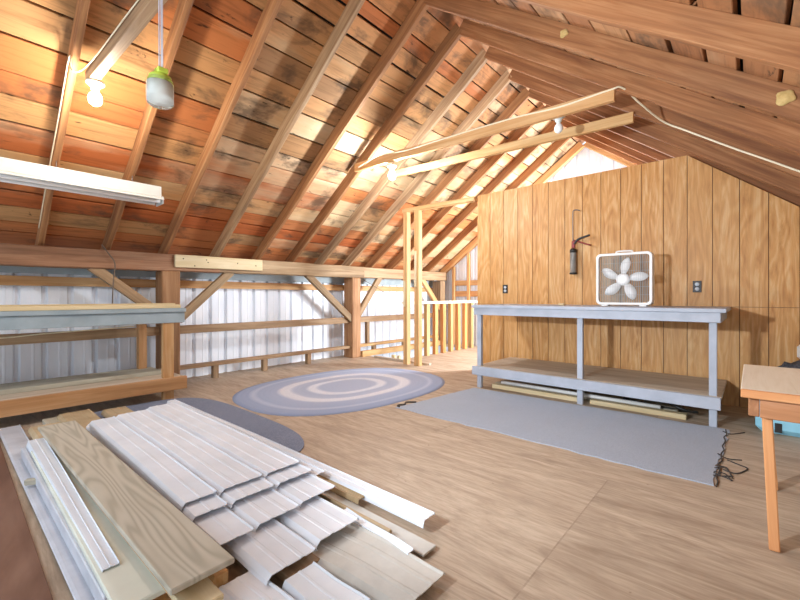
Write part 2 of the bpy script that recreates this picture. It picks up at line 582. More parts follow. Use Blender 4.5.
# ------------------------------------------------------------------ the loft: dimensions
RX, RZ = -2.22, 3.71           # ridge (underside of rafters)
SL = 0.715                     # roof slope
CS = 1 / math.hypot(1, SL); SN = SL * CS
XP = -5.13                     # inner face of left plate
RD = 0.14                      # rafter depth
Y0, Y1 = -1.0, 7.5
XS = -5.5                      # siding plane


SR = 0.735                     # the right slope is a little steeper


def under(x):                  # height of the rafter undersides
    return RZ - (SL if x < RX else SR) * abs(x - RX)


def sl(side):
    k = SL if side < 0 else SR
    c = 1 / math.hypot(1, k)
    return c, k * c


def pz(y, base=1.446):         # left plate centre height (it climbs slightly)
    return base + 0.0087 * (y - 0.3)


# floor with a stair opening beside the left wall
bm = bmesh.new()
SX, SY0, SY1 = -4.42, 4.95, 7.35
for x0, x1, y0, y1 in ((XS - .1, 1.1, Y0, SY0), (SX, 1.1, SY0, Y1), (XS - .1, SX, SY1, Y1)):
    add_box(bm, ((x0 + x1) / 2, (y0 + y1) / 2, -0.03), (x1 - x0, y1 - y0, 0.06))
tag(from_bm('floor', bm, M['floor']), kind='structure')
tag(box('floor_below', (XS - .1, SY0 - 1.5, -2.3), (SX + 1, Y1, -2.25), M['ply_shelf']), kind='structure')

# roof slopes made of boards running along the ridge
RY = [0.03, 0.588, 1.131, 1.694, 2.303, 2.889, 3.443, 3.985, 4.56, 5.1, 5.67, 6.24, 6.8]
slope_len = 3.55 / CS


def roof(name, side, mat, weather):
    rects = []
    s = -0.05
    while s < slope_len:
        wd = random.choice((0.14, 0.19, 0.2, 0.22, 0.24, 0.27))
        x = Y0
        cuts = sorted(random.sample(RY[2:], random.choice((1, 2, 2, 3))))
        for c in cuts + [Y1 + 0.1]:
            if c - x > 0.3:
                rects.append((x, c - 0.005, s, s + wd - random.choice((0.009, 0.012, 0.016, 0.022) if side < 0 else (0.008, 0.012, 0.02, 0.034)))); x = c
        s += wd
    # local X along +Y world, local Y down the slope, local Z outward/up
    CS, SN = sl(side)
    ex = V((0, 1, 0)); ey = V((side * CS, 0, -SN)); ez = V((side * SN, 0, CS))
    m = Matrix((ex, ey, ez)).transposed().to_4x4()
    m.translation = V((RX, 0, RZ)) + V((0, 0, RD / CS))
    return plank_mesh(name, rects, 0.03, mat, m, M['dark'], weather)


def wl(x, y):
    # mid slope of the left roof is bleached by old leaks
    b = 0.05 + 0.35 * max(0, min(1, (x - 1.5) / 2.0)) * (0.5 + 0.5 * math.sin(y * 2.1 + x))
    if x > 4.4:
        b += 0.15
    if 2.5 < y < 2.95:
        b += 0.12
    return max(0, b + random.uniform(-0.15, 0.18))


roof('ceiling_left', -1, M['roof_left'], wl)
roof('ceiling_right', 1, M['roof_right'], lambda x, y: random.uniform(0, 0.2))


# ribbed metal siding
def siding(name, x0, x1, outline_z, matrix, zb):
    """profile along local X, ribs vertical; outline_z(x) gives the top edge"""
    bm = bmesh.new()
    prof = []
    x = x0
    while x < x1:
        for dx, d in ((0.0, 0.0), (0.082, 0.0), (0.087, -0.003), (0.098, -0.003), (0.103, 0.0), (0.150, 0.0), (0.168, 0.03), (0.192, 0.03), (0.209, 0.0)):
            prof.append((x + dx, d))
        x += 0.21
    top, bot = [], []
    for px, d in prof:
        bot.append(bm.verts.new((px, d, zb))); top.append(bm.verts.new((px, d, max(zb + .01, outline_z(px)))))
    for i in range(len(prof) - 1):
        bm.faces.new([bot[i], bot[i + 1], top[i + 1], top[i]])
    o = from_bm(name, bm, M['siding'], None, matrix)
    so = o.modifiers.new('thickness', 'SOLIDIFY'); so.thickness = 0.002
    return tag(o, kind='structure')


mL = Matrix.Translation((XS, 0, 0)) @ Matrix.Rotation(math.radians(90), 4, 'Z')
siding('wall_left', Y0, Y1, lambda x: 1.42, mL, -1.3)
siding('wall_far', XS, 1.1, lambda x: under(x) + 0.1, Matrix.Translation((0, Y1, 0)), -1.3)
tag(box('wall_right', (0.72, Y0, 0), (0.76, Y1, 1.62), M['ply_shelf']), kind='structure')

# ------------------------------------------------------------------ rafters
ORD = ['', 'first', 'second', 'third', 'fourth', 'fifth', 'sixth', 'seventh', 'eighth', 'ninth', 'tenth', 'eleventh', 'twelfth']
for side in (-1, 1):
    CS, SN = sl(side)
    for i, y in enumerate(RY):
        if i == 0:
            continue
        xe = RX + side * 3.3
        n = V((side * SN, 0, CS)) * (RD / 2)
        p0 = V((RX, y, RZ)) + n; p1 = V((xe, y, under(xe))) + n
        p0 += V((-side * CS, 0, SN)) * 0.04
        if side < 0:
            mt = M['rafter_grey'] if i in (4, 7, 8) else M['rafter']
            lab = 'left slope rafter, %s one counted from the near end beside the glass jar' % ORD[i]
        else:
            mt = M['rafter_right']
            lab = 'brown right slope rafter, %s one counted back from the white far gable' % ORD[len(RY) - i]
        r = beam('roof_rafter', p0, p1, 0.046, RD, mt, up=(side * SN, 0, CS), bev=0.004, wob=0.004, seg=10)
        tag(r, lab, 'rafter', 'left slope rafters' if side < 0 else 'right slope rafters')
    xe = RX + side * 3.2
    n = V((side * SN, 0, CS)) * 0.06
    r = beam('roof_rafter', V((RX, 7.42, RZ - 0.0)) + n, V((xe, 7.42, under(xe))) + n, 0.09, 0.12, M['girt'], up=(side * SN, 0, CS))
    tag(r, 'pale end rafter on the %s side of the white far gable' % ('left' if side < 0 else 'right'), 'rafter', 'far gable rafters')

# collar ties
tie_a = beam('collar_tie', (-3.74, 3.385, 2.675), (-0.79, 3.385, 2.605), 0.04, 0.10, M['girt'], wob=0.006, seg=8)
tag(tie_a, 'pale collar tie carrying the lit bulb, the nearer of the crossing pair', 'collar tie', 'pale collar ties')
tie_b = beam('collar_tie', (-3.57, 3.93, 2.685), (-0.77, 3.93, 2.61), 0.04, 0.09, M['lumber'], wob=0.003, seg=8)
tag(tie_b, 'pale collar tie just behind the one that carries the bulbs', 'collar tie', 'pale collar ties')
tie_c = beam('collar_tie', (-3.52, 0.66, 2.60), (-0.9, 0.78, 2.66), 0.06, 0.09, M['rafter_grey'])
tag(tie_c, 'weathered collar tie with a cable along it above the near lit bulb', 'collar tie')

# ------------------------------------------------------------------ left wall timbers
pl = beam('plate_beam', (XP - .09, Y0, pz(Y0)), (XP - .09, 2.3, pz(2.3)), 0.18, 0.2, M['beam'], bev=0.01, wob=0.004, seg=10)
tag(pl, 'heavy brown timber plate above the left workbench, under the rafter feet', 'beam', 'wall plate timbers')
pl = beam('plate_beam', (XP - .09, 2.3, pz(2.3)), (XP - .09, 4.85, pz(4.85)), 0.18, 0.195, M['beam_grey'], bev=0.01, wob=0.004, seg=10)
tag(pl, 'greyish timber plate between the yellow splice board and the stud pair', 'beam', 'wall plate timbers')
pl = beam('plate_beam', (XP - .1, 4.85, pz(4.85)), (XP - .1, 7.42, pz(7.42)), 0.16, 0.185, M['rail'], bev=0.01)
tag(pl, 'reddish timber plate under the rafters beyond the stud pair', 'beam', 'wall plate timbers')
sp = beam('splice_board', (XP + .018, 1.76, pz(1.76) + .02), (XP + .018, 2.88, pz(2.88) + .02), 0.03, 0.15, M['lumber_pale'])
tag(sp, 'short pale yellow splice board nailed to the plate beam', 'board')
for y, dz in ((1.85, .05), (1.98, -.03), (2.12, .05), (2.14, .02), (2.52, .03), (2.78, .01)):
    lathe('nail_head', [(0.007, 0), (0.007, 0.004)], (XP + .033, y, pz(y) + dz), M['black'], sp, 8, (1, 0, 0))

posts = ((1.63, 1.83, 'post at the right end of the left workbench', M['post']), (4.57, 4.77, 'post standing beyond the oval rug', M['post']),
         (7.15, 7.33, 'corner post by the far gable wall', M['rail']))
for y0, y1, lab, mt in posts:
    top = pz(y0) - .1
    o = box('timber_post', (XP - .23, y0, 0), (XP, y1, top), mt, bev=0.012)
    tag(o, 'heavy square timber ' + lab, 'post', 'left wall posts')

braces = (((0.98, 1.375), (1.66, 0.82), 'diagonal brace from plate to post above the left workbench', M['rail']),
          ((2.47, 1.385), (1.82, 0.77), 'diagonal brace rising from the workbench post below the yellow board', M['beam_grey']),
          ((3.68, 1.405), (4.6, 0.66), 'diagonal brace leading down to the left side of the rug post', M['beam_grey']),
          ((5.30, 1.42), (4.74, 0.72), 'diagonal brace rising from the right side of the rug post', M['beam_grey']),
          ((6.55, 1.43), (7.2, 0.78), 'diagonal brace beside the far corner post behind the guard rail', M['girt']))
for (ya, za), (yb, zb), lab, mt in braces:
    tag(beam('diagonal_brace', (XP - .06, ya, za), (XP - .06, yb, zb), 0.07, 0.10, mt, up=(1, 0, 0) if False else (0, 0, 1)), lab, 'brace', 'knee braces')

# girts and rails on the siding
xg = XS + .05
tag(box('wall_girt', (XS + .012, Y0, 1.165), (XS + .055, 7.4, 1.262), M['girt']), 'long orange wall girt high on the white siding', 'girt')
tag(box('eave_board', (XS + .012, Y0, 1.29), (XS + .04, 7.4, 1.42), M['paint_dark']), 'dull grey board on the siding under the eave', 'board')
for y0, y1, lab in ((Y0, 1.63, 'behind the left workbench'), (1.83, 4.57, 'between the two nearer posts'), (4.77, 7.15, 'between the rug post and far corner')):
    tag(box('middle_rail', (XP - .14, y0, 0.60), (XP - .08, y1, 0.70), M['rail']), 'brown horizontal wall rail at mid height ' + lab, 'rail', 'middle wall rails')
for y0, y1, lab in ((1.83, 4.57, 'between the two nearer posts'), (4.77, 7.15, 'beyond the rug post')):
    lo = tag(box('bottom_rail', (XP - .16, y0, 0.165), (XP - .05, y1, 0.21), M['rail'] if y0 < 3 else M['lumber']), 'low brown rail near the floor ' + lab, 'rail', 'low wall rails')
    for yb in ([2.25, 2.95, 3.7] if y0 < 3 else [5.15, 6.0]):
        box('support_block', (XP - .14, yb, 0.0), (XP - .07, yb + .07, 0.165), M['rail'], lo)
tag(box('kerb_board', (XP - .04, 4.78, 0.0), (XP + .03, 7.1, 0.10), M['lumber']), 'pale kerb board at the stair opening beside the siding', 'board')
tag(box('stub_post', (-4.62, 5.0, -0.5), (-4.55, 5.05, 0.06), M['lumber_pale']), 'short pale stub post left of the stud pair at the stair', 'post', 'stair stub posts')
tag(box('stub_post', (-4.5, 5.0, -0.5), (-4.44, 5.05, 0.06), M['lumber_pale']), 'short pale stub post closest to the stud pair', 'post', 'stair stub posts')
tag(box('wall_stud', (XP - .17, 5.02, 0.21), (XP - .10, 5.08, 0.6), M['rail']), 'short brown stud between the wall rails right of the rug post', 'stud')

# far gable framing
fy = Y1 - .03
for z0, z1, lab, mt in ((1.30, 1.41, 'upper orange girt on the far gable wall', M['girt']), (1.06, 1.18, 'lower orange girt on the far gable wall', M['orange'])):
    tag(box('gable_girt', (-5.0, fy - .05, z0), (0.6, fy, z1), mt), lab, 'girt', 'far wall girts')
for x, lab in ((-4.98, 'in the far left corner'), (-4.6, 'left of the panelled wall'), (-4.2, 'hidden behind the panelled wall edge')):
    tag(box('gable_stud', (x, fy - .10, 0.0), (x + .06, fy - .05, under(x) - .02), M['girt']), 'orange vertical stud on the far gable ' + lab, 'stud', 'far wall studs')

# ------------------------------------------------------------------ panelled partition
YP = 5.0
PW = 0.204
rects = []
x = -2.945
xs = [x + PW * i for i in range(0, 19)]


def ptop(x):
    return min(2.5, 2.5 - 0.80 * (x + 0.497))


bm = bmesh.new(); lay = bm.faces.layers.int.new('id')
cols = []
gw = 0.006
for i in range(len(xs) - 1):
    a, b = xs[i] + gw / 2, xs[i + 1] - gw / 2
    cols.append((random.random(), random.random(), random.random(), 1))
    for z0, z1a, z1b in ((0.0, 0.952, 0.952), (0.956, ptop(a), ptop(b))):
        n0 = len(bm.faces)
        f = [bm.verts.new(p) for p in ((a, 0, z0), (b, 0, z0), (b, 0, z1b), (a, 0, z1a), (a, .016, z0), (b, .016, z0), (b, .016, z1b), (a, .016, z1a))]
        for q in ((0, 1, 2, 3), (4, 5, 6, 7), (0, 1, 5, 4), (1, 2, 6, 5), (2, 3, 7, 6), (3, 0, 4, 7)):
            fc = bm.faces.new([f[k] for k in q]); fc[lay] = i
n0 = len(bm.faces)
bk = [bm.verts.new(p) for p in ((xs[0], .012, 0), (xs[-1], .012, 0), (xs[-1], .012, ptop(xs[-1]) - .01), (-0.497, .012, 2.49), (xs[0], .012, 2.49))]
bk2 = [bm.verts.new(v.co + V((0, .03, 0))) for v in bk]
fs = [bm.faces.new(bk), bm.faces.new(bk2)] + [bm.faces.new([bk[k], bk[(k + 1) % 5], bk2[(k + 1) % 5], bk2[k]]) for k in range(5)]
for f in fs:
    f.material_index = 1; f[lay] = 0
bmesh.ops.recalc_face_normals(bm, faces=bm.faces[:])
me = bpy.data.meshes.new('wall_partition'); bm.to_mesh(me); bm.free()
groove = plain('dark_panel_groove', '7c5a3c', 0.7, var=0.04)
me.materials.append(M['panel']); me.materials.append(groove)
ids = [d.value for d in me.attributes['id'].data]
at = me.attributes.new('rnd', 'FLOAT_COLOR', 'FACE')
for i, k in enumerate(ids):
    at.data[i].color = cols[k]
po = bpy.data.objects.new('wall_partition', me); po.location = (0, YP, 0); COL.objects.link(po); po['kind'] = 'structure'

# doorway framing: stud pair and header
for x0, x1, lab, mt in ((-4.09, -4.006, 'left', M['lumber']), (-3.87, -3.775, 'right', M['lumber'])):
    t = empty('door_stud', ((x0 + x1) / 2, 4.74, 0), 'tall doubled pale stud at the stair doorway, %s one of the pair' % lab, 'stud', 'doorway stud pair')
    xm = x0 + (x1 - x0) * 0.5
    box('board', (x0, 4.70, 0), (xm - .002, 4.79, 2.37), M['girt'], t)
    box('board', (xm + .002, 4.69, 0), (x1, 4.78, 2.37), M['lumber'], t)
    box('spacer_block', (x0 + .02, 4.678, 1.2 if lab == 'right' else .9), (xm + .012, 4.689, 1.75 if lab == 'right' else 1.3), M['lumber_pale'], t)
tag(beam('door_header', (-4.12, 4.735, 2.40), (-2.95, 4.955, 2.445), 0.09, 0.06, M['lumber']), 'pale header board spanning from the stud pair to the panelled wall', 'header')
tag(box('floor_plate', (-4.9, 4.86, 0.0), (-3.7, 4.92, 0.03), M['ply_shelf']), 'low floor edge board in front of the stair opening', 'board')

# guard rail round the stairs
gr = empty('guard_rail', (-4.38, 6.4, 0), 'stair guard rail with pale cap and orange balusters beyond the stud pair', 'railing')
box('cap_rail', (-4.43, 5.05, 0.93), (-4.31, 7.35, 0.975), M['rail_white'], gr)
for k, y in enumerate((5.62, 5.87, 6.12, 6.37, 6.62, 6.87, 7.12)):
    box('baluster', (-4.40, y, 0), (-4.33, y + .09, 0.93), M['baluster'] if k % 3 else M['lumber'], gr)

# ------------------------------------------------------------------ grey-blue workbench
wb = empty('workbench', (-1.29, 4.5, 0), 'long pale grey-blue painted workbench with lower shelf against the panelled wall', 'workbench')
X0, X1 = -2.44, -0.15
YF, YB = 4.03, 4.965
box('top', (X0, YF - .02, 0.925), (X1, YB, 0.958), M['paint'], wb)
box('front_apron', (X0 + .02, YF, 0.845), (X1 - .035, YF + .04, 0.925), M['paint'], wb)
for a in (-2.40, -1.285, -0.262):
    box('leg', (a, YF + .04, 0), (a + .052, YF + .085, 0.925), M['paint'], wb)
box('shelf', (X0 + .03, YF + .03, 0.228), (X1 - .03, YB - .02, 0.253), M['ply_shelf'], wb)
box('shelf_apron', (X0, YF - .01, 0.152), (X1 - .035, YF + .03, 0.25), M['paint'], wb)
for a in (X0 + .03, X1 - .06):
    box('end_rail', (a, YF + .04, 0.845), (a + .03, YB - .02, 0.925), M['paint'], wb)

# things stored under the bench
o = box('stored_board', (-2.25, 4.15, 0.001), (-1.29, 4.23, 0.045), M['lumber_pale']); tag(o, 'long cream board lying at the front under the grey workbench', 'board')
o = box('stored_board', (-1.19, 4.15, 0.001), (-0.42, 4.23, 0.045), M['lumber_pale']); tag(o, 'shorter cream board under the right half of the grey workbench', 'board')
o = box('flat_sheet', (-2.3, 4.32, 0.001), (-0.5, 4.62, 0.03), M['ply_grey']); tag(o, 'flat grey panel lying on the floor under the grey workbench', 'sheet')
o = tube('white_pipe', [(-2.2, 4.29, .05), (-1.3, 4.28, .05), (-0.62, 4.26, .05)], 0.02, M['white']); tag(o, 'white pipe lying behind the cream boards under the workbench', 'pipe')
o = tube('coiled_hose', smooth_path([(-0.75, 4.27, .09), (-0.6, 4.3, .1), (-0.45, 4.27, .06), (-0.36, 4.33, .04), (-0.42, 4.42, .02), (-0.6, 4.36, .03), (-0.95, 4.4, .05)]), 0.012, M['black'])
tag(o, 'dark hose loosely coiled under the right end of the workbench', 'hose')

# ------------------------------------------------------------------ box fan on the bench
FX, FY, FZ = -0.968, 4.52, 0.958
fan = empty('box_fan', (FX, FY, FZ), 'white square box fan standing on the grey workbench', 'fan')
W2, Hh, D = 0.252, 0.525, 0.11


def rrect(w, h, r, n=6):
    pts = []
    for cx, cz, a0 in ((w - r, h - r, 0), (-w + r, h - r, 90), (-w + r, -h + r, 180), (w - r, -h + r, 270)):
        for k in range(n + 1):
            a = math.radians(a0 + 90 * k / n)
            pts.append((cx + r * math.cos(a), cz + r * math.sin(a)))
    return pts


fc = V((FX, FY, FZ + .012 + Hh / 2))
bm = bmesh.new()
outer = rrect(W2, Hh / 2, 0.045); inner = rrect(W2 - .024, Hh / 2 - .024, 0.03)
loops = []
for prof, yy in ((outer, -D / 2 + .006), (rrect(W2 - .005, Hh / 2 - .005, .042), -D / 2), (inner, -D / 2), (inner, -D / 2 + .03), (rrect(W2 - .012, Hh / 2 - .012, 0.036), -D / 2 + .03),
                 (rrect(W2 - .012, Hh / 2 - .012, 0.036), D / 2), (outer, D / 2)):
    loops.append([bm.verts.new((fc.x + a, fc.y + yy, fc.z + b)) for a, b in prof])
for i in range(len(loops)):
    l0, l1 = loops[i], loops[(i + 1) % len(loops)]
    for k in range(len(l0)):
        bm.faces.new([l0[k], l0[(k + 1) % len(l0)], l1[(k + 1) % len(l0)], l1[k]])
from_bm('housing', bm, M['white'], fan)
for nm, yy, step, r in (('front_grille', -D / 2 + .008, 0.0155, 0.0012), ('rear_grille', D / 2 - .006, 0.0155, 0.0042)):
    bm = bmesh.new()
    k = -W2 + .03
    while k < W2 - .024:
        add_tube(bm, [(fc.x + k, fc.y + yy, fc.z - Hh / 2 + .02), (fc.x + k, fc.y + yy, fc.z + Hh / 2 - .02)], r, 5, False)
        k += step
    for zz in (-0.16, -0.08, 0.08, 0.16):
        add_tube(bm, [(fc.x - W2 + .02, fc.y + yy, fc.z + zz), (fc.x + W2 - .02, fc.y + yy, fc.z + zz)], 0.0013, 5, False)
    from_bm(nm, bm, M['wire'] if nm[0] == 'f' else M['rear'], fan)
hubc = fc + V((-0.005, -.01, -.005))
lathe('hub', [(0.03, -.01), (0.062, 0), (0.064, .02), (0.055, .034), (0.03, .04), (0.0, .041)], hubc + V((0, .0, 0)), M['blade'], fan, axis=(0, -1, 0))
lathe('motor', [(0.05, 0), (0.055, .045)], hubc + V((0, .05, 0)), M['black'], fan, axis=(0, -1, 0))
for k in range(5):
    a0 = math.radians(86 + 72 * k)
    bm = bmesh.new()
    fr, bk_ = [], []
    ns = 9
    for i in range(ns):
        t = i / (ns - 1)
        rad = 0.05 + 0.172 * t
        wd = 0.016 + 0.030 * math.sin(math.pi * min(1, t * 0.9 + 0.02)) - (0.014 * max(0, t - .8) / .2)
        for sgn in (-1, 1):
            ca, sa = math.cos(a0 - .12 * t), math.sin(a0 - .12 * t)
            px = rad * ca - sgn * wd * sa; pzz = rad * sa + sgn * wd * ca
            fr.append(bm.verts.new((hubc.x + px, hubc.y - .012 + sgn * .014, hubc.z + pzz)))
            bk_.append(bm.verts.new((hubc.x + px, hubc.y - .009 + sgn * .014, hubc.z + pzz)))
    for S in (fr, bk_):
        for i in range(ns - 1):
            bm.faces.new([S[2 * i], S[2 * i + 1], S[2 * i + 3], S[2 * i + 2]])
    for i in range(ns - 1):
        for e in (0, 1):
            bm.faces.new([fr[2 * i + e], fr[2 * i + 2 + e], bk_[2 * i + 2 + e], bk_[2 * i + e]])
    bm.faces.new([fr[0], fr[1], bk_[1], bk_[0]]); bm.faces.new([fr[-2], fr[-1], bk_[-1], bk_[-2]])
    from_bm('blade', bm, M['blade'], fan, smooth=True)
tube('carry_handle', smooth_path([(fc.x - .07, fc.y, fc.z + Hh / 2 - .003), (fc.x - .062, fc.y, fc.z + Hh / 2 + .018), (fc.x + .062, fc.y, fc.z + Hh / 2 + .018), (fc.x + .07, fc.y, fc.z + Hh / 2 - .003)], 4), 0.009, M['white'], fan)
for sx in (-.17, .17):
    box('foot', (fc.x + sx - .03, fc.y - .05, FZ), (fc.x + sx + .03, fc.y + .05, FZ + .014), M['white'], fan)

o = box('wood_scrap', (-1.64, 4.55, 0.958), (-1.58, 4.6, 0.978), M['lumber_pale']); tag(o, 'tiny pale scrap block on the bench left of the fan', 'block')

# caulking gun hung on the wall
cg = empty('caulking_gun', (-1.6, 4.96, 1.34), 'grey caulking gun with red trigger hanging on the panelled wall', 'caulking gun')
lathe('barrel', [(0.0, 0), (0.040, 0.004), (0.040, 0.012), (0.036, 0.014), (0.036, 0.235), (0.038, 0.24), (0.036, 0.265), (0.02, 0.28), (0.0, 0.285)], (-1.605, 4.95, 1.325), M['tube'], cg)
lathe('end_cap', [(0.041, 0), (0.042, 0.02)], (-1.605, 4.95, 1.322), M['black'], cg)
lathe('collar', [(0.038, 0), (0.04, 0.03), (0.028, 0.05)], (-1.605, 4.95, 1.58), M['black'], cg)
tube('push_rod', smooth_path([(-1.605, 4.95, 1.62), (-1.61, 4.95, 1.85), (-1.61, 4.95, 2.05), (-1.6, 4.95, 2.085), (-1.57, 4.95, 2.09), (-1.53, 4.95, 2.075)], 5), 0.006, M['steel'], cg)
tube('handle', smooth_path([(-1.60, 4.95, 1.68), (-1.55, 4.95, 1.735), (-1.49, 4.95, 1.755), (-1.42, 4.95, 1.775)], 4), [0.014] * 5 + [0.013] * 4 + [0.012] * 4, M['black'], cg)
tube('trigger', smooth_path([(-1.60, 4.95, 1.73), (-1.56, 4.95, 1.715), (-1.49, 4.95, 1.685), (-1.41, 4.95, 1.655)], 4), 0.009, M['red'], cg)
box('frame_bracket', (-1.622, 4.938, 1.635), (-1.585, 4.962, 1.72), M['red'], cg, bev=.006)

# outlets
for k, (x, z, lab) in enumerate(((-2.31 * 1.087, 1.158, 'above the left end of the grey workbench'), (-0.415, 1.155, 'right of the box fan'))):
    ot = empty('wall_outlet', (x, YP, z), 'dark wall outlet on the panelled wall ' + lab, 'outlet', 'wall outlets')
    box('plate', (x - .036, YP - .008, z - .058), (x + .036, YP + .001, z + .058), M['outlet'], ot, bev=.002)
    for dz in (-.024, .024):
        lathe('socket', [(0.019, 0), (0.018, .003)], (x, YP - .007, z + dz), M['outlet_face'], ot, 16, axis=(0, -1, 0))

# ------------------------------------------------------------------ left workbench
lb = empty('workbench', (-4.8, 0.4, 0), 'long left workbench with blue-grey top and orange lower shelf edge along the siding', 'workbench')
LE = 1.64
box('top', (-5.12, Y0, 0.895), (-4.44, LE, 0.935), M['paint_dark'], lb)
box('front_apron', (-4.50, Y0, 0.785), (-4.455, LE - .01, 0.893), M['paint_dark'], lb)
for ya, xa in ((1.43, -4.52), (-0.6, -4.52)):
    box('leg', (xa, ya, 0), (xa + .055, ya + .10, 0.785), M['girt'], lb)
for ya in (1.36, -0.6):
    box('leg', (-5.08, ya, 0), (-5.0, ya + .08, 0.895), M['orange'], lb)
box('shelf_apron', (-4.46, Y0, 0.10), (-4.415, LE, 0.228), M['orange'], lb)
box('shelf', (-5.1, Y0, 0.20), (-4.46, LE - .02, 0.226), M['ply_shelf'], lb)
for ya in (1.45, -0.7):
    box('shelf_bearer', (-5.1, ya, 0.12), (-4.47, ya + .04, 0.199), M['orange'], lb)
tag(box('shelf_plank', (-5.08, Y0 + .1, 0.227), (-4.72, 1.5, 0.265), M['ply_grey']), 'thick grey weathered plank lying on the left workbench shelf', 'plank')
tag(box('yellow_lumber', (-4.56, Y0, 0.936), (-4.475, 1.60, 0.972), M['lumber_pale']), 'pale yellow board lying along the front of the left workbench top', 'board', 'boards on the left workbench')
tag(box('yellow_lumber', (-4.66, Y0, 0.936), (-4.57, 1.58, 0.985), M['lumber_pale']), 'second pale yellow board just behind the front one on left workbench', 'board', 'boards on the left workbench')
o = tube('bench_cable', smooth_path([(-5.055, -0.9, .70), (-5.055, .2, .68), (-5.055, .6, .70), (-5.055, 1.0, .715), (-5.055, 1.34, .73)]), 0.006, M['cable'])
tag(o, 'cream cable sagging under the top of the left workbench', 'cable')

# ------------------------------------------------------------------ rugs
bm = bmesh.new()
pts = [(-2.52, 2.80), (-0.166, 2.80), (-0.135, 4.06), (-2.40, 4.0)]
N = 24
rim = []
for (a, b) in zip(pts, pts[1:] + pts[:1]):
    for k in range(N):
        t = k / N
        j = 0.012 * random.uniform(-1, 1)
        rim.append((a[0] + (b[0] - a[0]) * t + j, a[1] + (b[1] - a[1]) * t + j))
lo = [bm.verts.new((x, y, 0.0005)) for x, y in rim]; hi = [bm.verts.new((x, y, 0.006)) for x, y in rim]
bm.faces.new(hi); bm.faces.new(lo)
for k in range(len(rim)):
    bm.faces.new([lo[k], lo[(k + 1) % len(rim)], hi[(k + 1) % len(rim)], hi[k]])
rg = from_bm('carpet_remnant', bm, M['carpet']); tag(rg, 'large grey carpet remnant on the floor before the grey workbench', 'carpet')
for k in range(7):
    y = 2.82 + 1.2 * random.random(); x = -0.15
    tube('loose_thread', smooth_path([(x - .02, y, .011), (x + .03, y + random.uniform(-.05, .05), .006), (x + .05 + random.random() * .06, y + random.uniform(-.1, .1), .004)], 4), 0.0035, M['thread'], rg, 5)
tube('frayed_edge', smooth_path([(-.150 + .007 * math.sin(k * 2.3), 2.8 + 1.25 * k / 16, .006) for k in range(17)], 3), 0.004, M['thread'], rg, 5)
tube('loose_thread', smooth_path([(-.13, 3.1, .006), (-.08, 3.08, .005), (-.05, 3.12, .004), (-.02, 3.22, .004), (-.06, 3.26, .004), (-.12, 3.3, .006)], 4), 0.004, M['thread'], rg, 5)
tube('frayed_corner', smooth_path([(-2.50, 2.82, .009), (-2.56, 2.86, .006), (-2.53, 2.93, .006), (-2.57, 3.0, .006), (-2.49, 3.06, .009)], 4), 0.008, M['thread'], rg, 5)

# oval braided rug
bm = bmesh.new()
c0 = V((-3.56, 3.10, 0)); ax = V((0.04, 1.0, 0)).normalized(); ay = V((-ax.y, ax.x, 0))
HA, HB = 1.26, 0.93
sn_, nr = 96, 24
lay = bm.verts.layers.float.new('ring')
rings = []


def oval_pt(r, a):
    # super-ellipse slightly fuller than an ellipse
    ca, sa = math.cos(a), math.sin(a)
    e = 0.82
    u = math.copysign(abs(ca) ** e, ca); v = math.copysign(abs(sa) ** e, sa)
    core = HA - HB
    return c0 + ax * (core * r * 0 + u * HA * r) + ay * (v * HB * r)


for i in range(1, nr + 1):
    r = i / nr
    rg_ = []
    for k in range(sn_):
        p = oval_pt(r, 2 * math.pi * k / sn_)
        v = bm.verts.new((p.x, p.y, 0.012 if i < nr else 0.006)); v[lay] = r; rg_.append(v)
    rings.append(rg_)
cv = bm.verts.new((c0.x, c0.y, 0.012)); cv[lay] = 0
for k in range(sn_):
    bm.faces.new([cv, rings[0][k], rings[0][(k + 1) % sn_]])
for r0, r1 in zip(rings, rings[1:]):
    for k in range(sn_):
        bm.faces.new([r0[k], r0[(k + 1) % sn_], r1[(k + 1) % sn_], r1[k]])
base = []
for v in rings[-1]:
    b = bm.verts.new((v.co.x, v.co.y, 0.0005)); b[lay] = 1; base.append(b)
for k in range(sn_):
    bm.faces.new([rings[-1][k], rings[-1][(k + 1) % sn_], base[(k + 1) % sn_], base[k]])
orug = from_bm('oval_rug', bm, M['braid'], smooth=True); tag(orug, 'oval braided blue and cream rug on the plywood floor', 'rug')

# slate rug under the pile
bm = bmesh.new()
cx, cy, ha, hb, pw = -3.35, 1.18, 1.12, 0.62, 0.55
rim = []
for k in range(64):
    a = 2 * math.pi * k / 64
    rim.append((cx + math.copysign(abs(math.cos(a)) ** pw, math.cos(a)) * ha, cy + math.copysign(abs(math.sin(a)) ** pw, math.sin(a)) * hb))
lo = [bm.verts.new((x, y, 0.0005)) for x, y in rim]; hi = [bm.verts.new((x, y, 0.01)) for x, y in rim]
bm.faces.new(hi); bm.faces.new(lo)
for k in range(64):
    bm.faces.new([lo[k], lo[(k + 1) % 64], hi[(k + 1) % 64], hi[k]])
tag(from_bm('slate_rug', bm, M['carpet_dark']), 'dark slate rug with rounded end under the far edge of the metal pile', 'rug')

# ------------------------------------------------------------------ pile of siding sheets and boards


